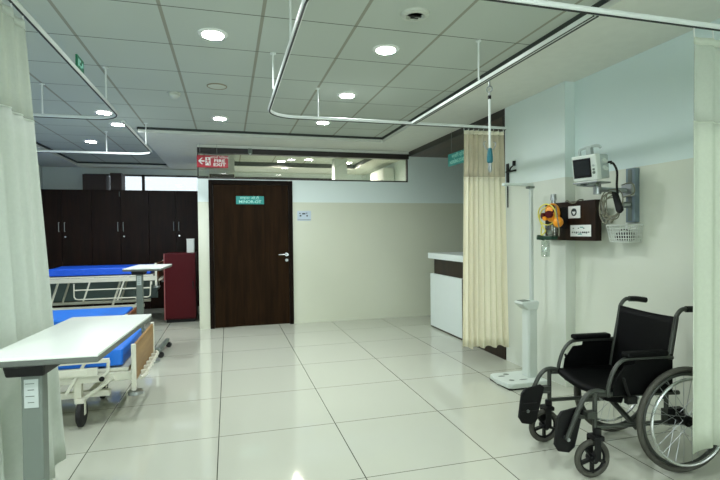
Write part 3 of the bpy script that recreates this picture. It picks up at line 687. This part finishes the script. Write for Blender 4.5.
# ------------------------------------------------------------------ scale with height rod
t = thing('weighing_scale', 'white floor weighing scale with height rod against the pilaster', 'scale', (2.53, 3.76, 0))
obj('platform', G().prism([(-0.235, 0.15, 0), (-0.255, 0.0, 0), (-0.235, -0.15, 0), (-0.2, -0.17, 0), (0.16, -0.17, 0), (0.16, 0.17, 0), (-0.2, 0.17, 0)], (0, 0, 0.012), (0, 0, 0.045)), 'scale_white', t, bevel=0.01)
obj('base_plate', G().bb(-0.23, 0.155, -0.16, 0.16, 0, 0.012), 'black', t)
for (x, y, a, b) in ((-0.17, 0.06, 0.05, 0.016), (-0.15, -0.07, 0.035, 0.022), (-0.10, 0.10, 0.04, 0.024), (-0.04, -0.08, 0.06, 0.012)):
    obj('foot_mark', G().sphere((x, y, 0.0575), 1.0, (a/1.4, b, 0.001), 14), 'table_grey', t, smooth=True)
obj('column', G().prism([(0.03, -0.045, 0), (0.05, -0.055, 0), (0.125, -0.055, 0), (0.125, 0.055, 0), (0.05, 0.055, 0), (0.03, 0.045, 0)], (0, 0, 0.05), (0, 0, 0.62)), 'scale_white', t, bevel=0.012)
obj('display_head', G().prism([(-0.04, 0, 0.715), (-0.03, 0, 0.735), (0.13, 0, 0.74), (0.14, 0, 0.72), (0.125, 0, 0.66), (0.03, 0, 0.66)], (0, -0.065, 0), (0, 0.13, 0)), 'scale_white', t, bevel=0.008)
obj('display', G().box((0.02, 0.0, 0.739), (0.08, 0.09, 0.004), Matrix.Rotation(math.radians(-2), 4, 'Y')), 'table_grey', t)
obj('height_rod', G().bb(0.088, 0.116, -0.016, 0.016, 0.73, 1.77), 'scale_white', t, bevel=0.003)
obj('rod_scale', G().bb(0.086, 0.088, -0.005, 0.005, 0.75, 1.76), 'paper_grey', t)
obj('head_arm', G().bb(-0.18, 0.115, -0.024, 0.024, 1.765, 1.79), 'scale_white', t, bevel=0.006)
obj('arm_bracket', G().bb(0.07, 0.12, -0.03, 0.03, 1.745, 1.765), 'table_grey', t)

t = thing('coat_bracket', 'black bracket with two short hooks on the pilaster edge beside the curtain', 'bracket', (2.82, 4.415, 1.86))
obj('plate', G().bb(-0.012, 0, -0.022, 0.022, 0, 0.205), 'black', t, bevel=0.003)
obj('arm', G().bb(-0.03, -0.012, -0.165, 0.0, 0.108, 0.124), 'black', t)
obj('hook', G().tube(smooth_path([(-0.02, -0.06, 0.12), (-0.02, -0.075, 0.15), (-0.02, -0.11, 0.165), (-0.02, -0.13, 0.175)]), 0.007), 'black', t, smooth=True)
obj('grip', G().cyl((-0.02, -0.135, 0.165), (-0.02, -0.138, 0.215), 0.016), 'black', t, smooth=True)
obj('strap', G().bb(-0.01, -0.002, -0.004, 0.008, -0.25, 0.0), 'black', t)

# ------------------------------------------------------------------ wall equipment
t = thing('wall_box', 'dark brown wall box with two white labels under the monitor', 'wall box', (2.82, 3.40, 1.28))
obj('case', G().bb(-0.06, 0, -0.28, 0.335, 0, 0.325), 'wenge', t, bevel=0.004)
for (y0, y1, z0, z1, tl) in ((-0.115, 0.025, 0.185, 0.285, 0), (-0.235, 0.0, 0.035, 0.128, 1)):
    lb = obj('label', G().bb(-0.063, -0.06, y0, y1, z0, z1), 'paper', t)
    g = G(); g2 = G()
    if tl == 0:
        g.torus((-0.064, -0.045, 0.235), (1, 0, 0), 0.026, 0.006, 20, 6); g.bb(-0.0655, -0.063, -0.065, -0.03, 0.240, 0.262).bb(-0.0655, -0.063, -0.03, -0.02, 0.21, 0.23)
        obj('symbol', g, 'ink', lb)
    else:
        rr = random.Random(3)
        for k in range(9): g.bb(-0.0645, -0.063, -0.02-0.023*k, -0.02-0.023*k-rr.uniform(0.008, 0.018), 0.062+rr.uniform(-0.004, 0.004), 0.074)
        for k in range(3): g.bb(-0.0645, -0.063, -0.03-0.06*k, -0.03-0.06*k-0.014, 0.098, 0.105)
        g2.bb(-0.0645, -0.063, -0.09, -0.135, 0.050, 0.058).bb(-0.0645, -0.063, -0.115, -0.15, 0.106, 0.113)
        obj('print', g, 'ink', lb); obj('print', g2, 'ink_teal', lb)
obj('top_wire', G().tube(smooth_path([(-0.03, 0.10, 0.332), (-0.05, 0.05, 0.335), (-0.067, 0.0, 0.318), (-0.066, -0.05, 0.31), (-0.04, -0.08, 0.335), (-0.01, -0.09, 0.333)]), 0.006, 6), 'cable_grey', t, smooth=True)

t = thing('suction_regulator', 'orange medical gas regulator with tubing and a clear jar beside the wall box', 'regulator', (2.66, 3.475, 1.30))
obj('wall_bracket', G().bb(0.04, 0.099, -0.04, 0.04, 0.08, 0.26), 'black', t, bevel=0.004)
obj('body', G().sphere((-0.02, 0.0, 0.215), 0.078, (0.75, 0.85, 1.05)), 'orange', t, smooth=True)
obj('body_lower', G().sphere((-0.03, -0.085, 0.135), 0.05, (0.8, 0.85, 0.9)), 'orange', t, smooth=True)
obj('valve_neck', G().cyl((-0.01, 0, 0.29), (-0.01, 0, 0.325), 0.018).cyl((-0.01, 0, 0.32), (-0.01, 0, 0.37), 0.026, 0.022), 'steel', t, smooth=True)
obj('gauge', G().cyl((-0.07, -0.035, 0.20), (-0.095, -0.045, 0.20), 0.03, seg=24), 'maroon', t, smooth=True)
obj('gauge', G().cyl((-0.065, 0.04, 0.19), (-0.09, 0.048, 0.19), 0.026, seg=24), 'maroon', t, smooth=True)
obj('knob', G().cyl((-0.08, 0.0, 0.17), (-0.105, -0.005, 0.165), 0.018), 'orange', t, smooth=True)
obj('tubing', G().tube(smooth_path([(-0.03, 0.05, 0.27), (-0.05, 0.10, 0.24), (-0.06, 0.12, 0.17), (-0.05, 0.09, 0.10), (-0.06, 0.04, 0.06), (-0.05, 0.11, 0.03), (-0.03, 0.13, 0.10)]), 0.006, 8), 'yellow', t, smooth=True)
obj('tubing', G().tube(smooth_path([(-0.03, -0.05, 0.27), (-0.06, -0.10, 0.24), (-0.07, -0.13, 0.16), (-0.06, -0.135, 0.08), (-0.05, -0.12, 0.02)]), 0.005, 8), 'cable_grey', t, smooth=True)
obj('tubing', G().torus((-0.075, 0.0, 0.20), (1, 0.25, 0.1), 0.088, 0.0055, 30, 8), 'yellow', t, smooth=True)
obj('guard_ring', G().torus((-0.06, -0.02, 0.235), (1, 0.1, -0.4), 0.045, 0.007, 24, 8), 'maroon', t, smooth=True)
obj('manifold', G().bb(-0.05, 0.02, -0.02, 0.10, -0.012, 0.02).cyl((-0.02, 0.10, 0.0), (-0.08, 0.13, 0.01), 0.022).cyl((-0.03, 0.02, 0.03), (-0.03, 0.02, 0.07), 0.02), 'green_dark', t, bevel=0.006)
obj('collection_jar', G().lathe([(0.03, -0.16), (0.036, -0.15), (0.036, -0.03), (0.028, -0.02)], (-0.03, 0.08, 0)), 'clear_plastic', t, smooth=True)
obj('clear_bowl', G().lathe([(0.03, 0.0), (0.042, 0.02), (0.046, 0.09), (0.03, 0.10)], (-0.04, -0.02, 0.02)), 'clear_plastic', t, smooth=True)

# rail, arm, monitor
t = thing('wall_channel', 'tall blue-grey mounting channel fixed to the right wall', 'wall channel', (XR, 2.905, 1.42))
obj('channel', G().bb(-0.045, 0, -0.046, 0.036, 0, 0.40), 'rail_grey', t, bevel=0.003)
obj('slot', G().bb(-0.048, -0.045, -0.02, 0.012, 0.01, 0.39), 'table_grey', t)
a = obj('arm', G().cyl((-0.05, 0.0, 0.235), (-0.28, 0.06, 0.245), 0.018).bb(-0.075, -0.04, -0.045, 0.045, 0.19, 0.28).cyl((-0.28, 0.06, 0.21), (-0.28, 0.06, 0.275), 0.028), 'steel', t, smooth=True)
obj('clamp_knob', G().cyl((-0.05, 0.0, 0.13), (-0.10, 0.01, 0.13), 0.022), 'steel', t, smooth=True)

mon = thing('patient_monitor', 'small white patient monitor with dark screen on a wall arm', 'monitor', (2.54, 2.93, 1.714), math.radians(-76)); mon.scale = (0.89, 0.89, 0.89)
# local: front looks along -y, x to the right as seen from the front
MZ = 0.0
tilt = Matrix.Rotation(math.radians(8), 4, 'X')
def mb(g): bmesh.ops.transform(g.bm, matrix=tilt, verts=g.bm.verts[:]); return g
obj('tray', G().bb(-0.11, 0.11, -0.06, 0.12, -0.012, 0.0).bb(-0.05, 0.05, -0.02, 0.08, -0.035, -0.012), 'steel', mon, bevel=0.003)
obj('case', mb(G().prism([(-0.11, -0.05, 0.012), (0.11, -0.05, 0.012), (0.11, -0.05, 0.222), (-0.11, -0.05, 0.222)], (0, 0, 0), (0, 0.06, 0))), 'monitor_body', mon, bevel=0.01)
obj('rear_case', mb(G().prism([(-0.10, 0.01, 0.02), (0.10, 0.01, 0.02), (0.10, 0.01, 0.215), (-0.10, 0.01, 0.215)], (0, 0, 0), (0, 0.12, -0.006))), 'monitor_side', mon, bevel=0.012)
obj('screen_bezel', mb(G().bb(-0.095, 0.062, -0.054, -0.05, 0.042, 0.195)), 'black', mon)
obj('screen', mb(G().bb(-0.084, 0.05, -0.0555, -0.054, 0.06, 0.18)), 'screen', mon)
for z in (0.075, 0.10, 0.13): obj('button', mb(G().cyl((0.085, -0.05, z), (0.085, -0.056, z), 0.009 if z > 0.08 else 0.012)), 'table_grey' if z < 0.12 else 'monitor_side', mon, smooth=True)
obj('handle', mb(G().tube(smooth_path([(-0.06, 0.0, 0.22), (-0.06, 0.0, 0.262), (-0.04, 0.01, 0.275), (0.05, 0.02, 0.285), (0.085, 0.04, 0.28), (0.095, 0.05, 0.262)]), 0.011).box((0.015, 0.02, 0.25), (0.04, 0.04, 0.07))), 'monitor_side', mon, smooth=True)
for (x, z) in ((0.10, 0.16), (0.10, 0.10)): obj('side_socket', mb(G().cyl((x, 0.06, z), (x+0.012, 0.06, z), 0.02).cyl((x, 0.09, z-0.01), (x+0.01, 0.09, z-0.01), 0.013)), 'monitor_body', mon, smooth=True)
obj('hose_connector', mb(G().cyl((0.095, 0.10, 0.142), (0.136, 0.112, 0.140), 0.009)), 'black', mon, smooth=True)
obj('clamp', G().bb(-0.07, -0.03, -0.07, -0.02, -0.03, -0.012).bb(0.02, 0.09, -0.05, 0.0, -0.03, -0.012), 'table_grey', mon, bevel=0.004)

t = thing('cable_bundle', 'coiled grey monitor leads hanging from the monitor arm beside the wall box', 'cables', (2.70, 2.91, 1.545))
rr = random.Random(11)
for k in range(6):
    pts = []; ox, oz = rr.uniform(-0.012, 0.012), rr.uniform(-0.015, 0.02); ra, rb = rr.uniform(0.055, 0.098), rr.uniform(0.075, 0.115); a0 = rr.uniform(0, 6)
    for i in range(36):
        a_ = a0+2*PI*i/36
        pts.append((0.010*math.sin(2*a_+k)+0.004*k, ra*math.cos(a_)+ox, rb*math.sin(a_)+oz+0.005*math.sin(3*a_)))
    obj('lead_coil', G().tube(pts, 0.0045, 6, True), 'cable_grey', t, smooth=True)
obj('cuff_hose', G().tube(smooth_path([(-0.035, -0.045, 0.298), (-0.022, -0.058, 0.298), (0.0, -0.07, 0.24), (0.0, -0.068, 0.14), (0.0, -0.075, 0.08)]), 0.008, 8), 'black', t, smooth=True)
obj('blood_pressure_cuff', G().prism([(0, -0.03, 0.10), (0, -0.075, 0.09), (0, -0.13, -0.04), (0, -0.10, -0.065), (0, -0.075, -0.05)], (-0.02, 0, 0), (0.03, 0, 0)), 'black', t, bevel=0.01)
obj('loose_lead', G().tube(smooth_path([(0, 0.0, -0.09), (0.0, 0.05, -0.13), (0.0, 0.09, -0.08), (0, 0.10, 0.0), (0, 0.07, 0.08)]), 0.0045, 6), 'cable_grey', t, smooth=True)
obj('loose_lead', G().tube(smooth_path([(0.02, -0.09, 0.14), (0.05, -0.15, 0.15), (0.06, -0.16, 0.08), (0.02, -0.10, 0.05)]), 0.0045, 6), 'cable_grey', t, smooth=True)
obj('lead_plug', G().cyl((0, -0.03, -0.105), (0, -0.01, -0.125), 0.010), 'cable_grey', t, smooth=True)

t = thing('wire_basket', 'white wire basket fixed under the blue-grey wall channel', 'basket', (XR, 2.93, 1.275))
bw, bd, bh = 0.102, 0.13, 0.125
g = G()
def ring(z, k): return [(-0.005, -bw*k, z), (-0.005-bd*k, -bw*k, z), (-0.005-bd*k, bw*k, z), (-0.005, bw*k, z)]
for j in range(6): g.tube(ring(bh*j/5, 0.86+0.14*j/5), 0.0035 if j < 5 else 0.006, 6, True)
obj('rim', g, 'wire', t)
g = G()
for i in range(9):
    y = -1+2*i/8
    g.tube([(-0.005-bd, bw*y, bh), (-0.005-bd*0.86, bw*0.86*y, 0.0), (-0.005, bw*0.86*y, 0.0), (-0.005, bw*y, bh)], 0.0038, 6)
for i in range(1, 6):
    x = i/6
    for s in (-1, 1): g.tube([(-0.005-bd*x, s*bw, bh), (-0.005-bd*x*0.86, s*bw*0.86, 0)], 0.0038, 6)
obj('wires', g, 'wire', t)
obj('bracket', G().bb(-0.012, 0, -0.05, 0.05, 0.09, 0.143), 'white', t)

t = thing('black_pouch', 'black pouch with a strap lying inside the white wire basket', 'pouch', (XR-0.07, 2.92, 1.281))
obj('body', G().box((0, 0, 0.036), (0.075, 0.145, 0.062)), 'black', t, bevel=0.02)
obj('strap', G().tube(smooth_path([(0.0, -0.05, 0.064), (-0.01, -0.02, 0.085), (-0.01, 0.03, 0.083), (0.0, 0.055, 0.064)]), 0.005, 6), 'rubber_dark', t, smooth=True)

# ------------------------------------------------------------------ wheelchair (local: +x forward, +y to its right/left sides)
wc = thing('wheelchair', 'black folding wheelchair with grey frame standing by the right wall', 'wheelchair', (2.478, 2.385, 0), PI-math.radians(5.5))
# after the turn, local +y points to the viewer (near side), local +x to the left of the picture
def wheel_spokes(y):
    R = 0.298
    w = obj('rear_wheel', G().torus((0, y, R), (0, 1, 0), R-0.016, 0.016, 56, 10), 'rubber', wc, smooth=True)
    obj('rim', G().torus((0, y, R), (0, 1, 0), R-0.042, 0.010, 56, 8), 'frame_dark', w, smooth=True)
    obj('push_ring', G().torus((0, y+0.042*(1 if y > 0 else -1), R), (0, 1, 0), R-0.058, 0.0085, 56, 8), 'chrome', w, smooth=True)
    g = G()
    for k in range(28):
        a = 2*PI*k/28; b = a+(0.9 if k % 2 else -0.9); hy = y+(0.025 if k % 4 < 2 else -0.025)
        g.cyl((0.028*math.cos(b), hy, R+0.028*math.sin(b)), ((R-0.045)*math.cos(a), y, R+(R-0.045)*math.sin(a)), 0.0016, seg=5)
    obj('spokes', g, 'steel', w)
    obj('hub', G().cyl((0, y-0.035, R), (0, y+0.035, R), 0.030, seg=20).cyl((0, y-0.05, R), (0, y+0.05, R), 0.014, seg=12), 'black', w, smooth=True)
    for k in range(6):
        a = 2*PI*k/6; yy = y+0.042*(1 if y > 0 else -1)
        obj('ring_tab', G().cyl(((R-0.058)*math.cos(a), yy, R+(R-0.058)*math.sin(a)), ((R-0.044)*math.cos(a), y, R+(R-0.044)*math.sin(a)), 0.004, seg=6), 'frame_dark', w)
def front_caster(x, y):
    r = 0.106
    w = obj('front_caster', G().cyl((x, y, 0.225), (x, y, 0.272), 0.022).box((x+0.008, y, 0.222), (0.06, 0.072, 0.026)).box((x+0.02, y-0.034, 0.165), (0.04, 0.010, 0.13)).box((x+0.02, y+0.034, 0.165), (0.04, 0.010, 0.13)), 'black', wc, bevel=0.006)
    cx = x+0.032
    obj('tyre', G().torus((cx, y, r), (0, 1, 0), r-0.016, 0.016, 40, 10), 'rubber', w, smooth=True)
    g = G().torus((cx, y, r), (0, 1, 0), r-0.032, 0.008, 36, 8).cyl((cx, y-0.03, r), (cx, y+0.03, r), 0.02)
    for k in range(5):
        a = 2*PI*k/5+0.3
        g.box((cx+0.040*math.cos(a), y, r-0.040*math.sin(a)), (0.08, 0.022, 0.014), Matrix.Rotation(a, 4, 'Y'))
    obj('spoke_wheel', g, 'black', w, smooth=True)
for y in (0.283, -0.283): wheel_spokes(y)
front_caster(0.505, 0.235); front_caster(0.518, -0.225)
HW = 0.225
for s in (1, -1):
    y = s*HW
    # back post with push handle
    p = obj('back_post', G().tube(smooth_path([(0.075, y, 0.40), (0.055, y, 0.55), (0.0, y, 0.83), (-0.012, y, 0.875), (-0.045, y, 0.905), (-0.085, y, 0.905)]), 0.0125, 10), 'frame_dark', wc, smooth=True)
    obj('push_grip', G().tube(smooth_path([(-0.07, y, 0.906), (-0.13, y, 0.903), (-0.195, y, 0.893)]), 0.0185, 12), 'black', p, smooth=True)
    # side frame
    g = G().tube([(-0.02, y, 0.43), (0.50, y, 0.45)], 0.0125, 10).tube([(-0.03, y, 0.265), (0.52, y, 0.27)], 0.0125, 10)
    g.tube([(0.06, y, 0.25), (0.06, y, 0.46)], 0.0125, 10).tube([(0.512, y, 0.25), (0.512, y, 0.465)], 0.0135, 10)
    g.box((0.04, y, 0.30), (0.09, 0.02, 0.09))
    obj('side_frame', g, 'frame_dark', wc, smooth=True)
    # armrest
    ag = G().tube(smooth_path([(0.03, y+0.012*s, 0.635), (0.10, y+0.012*s, 0.645), (0.30, y+0.012*s, 0.645), (0.36, y+0.012*s, 0.63), (0.405, y+0.012*s, 0.58), (0.435, y+0.012*s, 0.50), (0.44, y+0.012*s, 0.44)]), 0.0115, 10)
    a = obj('armrest', ag, 'frame_dark', wc, smooth=True)
    obj('arm_pad', G().box((0.205, y+0.012*s, 0.668), (0.265, 0.058, 0.032)), 'vinyl_black', a, bevel=0.013)
    obj('skirt_guard', G().prism([(0.03, 0, 0.44), (0.03, 0, 0.655), (0.26, 0, 0.655), (0.27, 0, 0.612), (0.335, 0, 0.608), (0.395, 0, 0.53), (0.41, 0, 0.44)], (0, y+0.008*s, 0), (0, 0.008*s, 0)), 'vinyl_black', a, bevel=0.003)
    # hanger and flipped-up footplate
    h = obj('leg_hanger', G().tube(smooth_path([(0.43, y, 0.455), (0.50, y, 0.473), (0.555, y, 0.458), (0.60, y, 0.40), (0.67, y, 0.25), (0.685, y, 0.215)]), 0.0135, 10).tube([(0.518, y-0.02*s, 0.33), (0.58, y-0.01*s, 0.33), (0.62, y, 0.345)], 0.011, 8).box((0.54, y, 0.345), (0.06, 0.04, 0.035)), 'frame_dark', wc, smooth=True)
    fp = obj('footplate', G().prism([(0.565, 0, 0.365), (0.59, 0, 0.385), (0.70, 0, 0.365), (0.725, 0, 0.335), (0.745, 0, 0.185), (0.72, 0, 0.145), (0.655, 0, 0.132), (0.62, 0, 0.16)], (0, y-0.035*s, 0), (0, 0.016*s, 0)), 'black', h, bevel=0.005)
    obj('tread_ribs', G().bb(0.62, 0.71, y-0.040*s, y-0.034*s, 0.27, 0.275).bb(0.62, 0.72, y-0.040*s, y-0.034*s, 0.22, 0.225), 'rubber_dark', fp)
    obj('pivot_bolt', G().cyl((0.682, y-0.04*s, 0.222), (0.682, y+0.018*s, 0.222), 0.010), 'steel', h, smooth=True)
    obj('brake_lever', G().tube(smooth_path([(0.31, y+0.028*s, 0.43), (0.34, y+0.04*s, 0.47), (0.37, y+0.045*s, 0.55)]), 0.008, 8).box((0.31, y+0.028*s, 0.42), (0.06, 0.03, 0.04)), 'black', wc, smooth=True)
# seat, back, cross brace
bm_seat = G()
rows = []
for i in range(9):
    x = 0.03+0.43*i/8
    rows.append([(x, -HW+2*HW*j/10, 0.458-0.03*math.sin(PI*j/10)+0.008*math.sin(PI*i/8)) for j in range(11)])
bm_seat.sheet(rows); obj('seat', bm_seat, 'vinyl_black', wc, smooth=True, solid=0.028)
rows = []
for i in range(9):
    z = 0.45+0.415*i/8; xb = 0.07-0.075*i/8
    rows.append([(xb-0.035*math.sin(PI*j/10), -HW-0.008+2*(HW+0.008)*j/10, z-(0.014*math.sin(PI*j/10) if i == 8 else 0)) for j in range(11)])
obj('backrest', G().sheet(rows), 'vinyl_black', wc, smooth=True, solid=0.022)
for s in (1, -1):
    obj('cross_brace', G().box((0.27+0.02*s, 0, 0.34), (0.026, 0.50, 0.022), Matrix.Rotation(math.radians(22)*s, 4, 'X')), 'frame_dark', wc, bevel=0.003)
obj('pivot_bolt', G().cyl((0.235, 0, 0.34), (0.31, 0, 0.34), 0.012), 'steel', wc, smooth=True)
for s in (1, -1):
    obj('axle_plate', G().bb(-0.045, 0.06, s*0.205, s*0.245, 0.25, 0.345), 'black', wc, bevel=0.005)
obj('seat_pocket', G().prism([(0.30, 0, 0.44), (0.45, 0, 0.44), (0.42, 0, 0.40), (0.32, 0, 0.38)], (0, -0.2, 0), (0, 0.4, 0)), 'vinyl_black', wc, bevel=0.008)
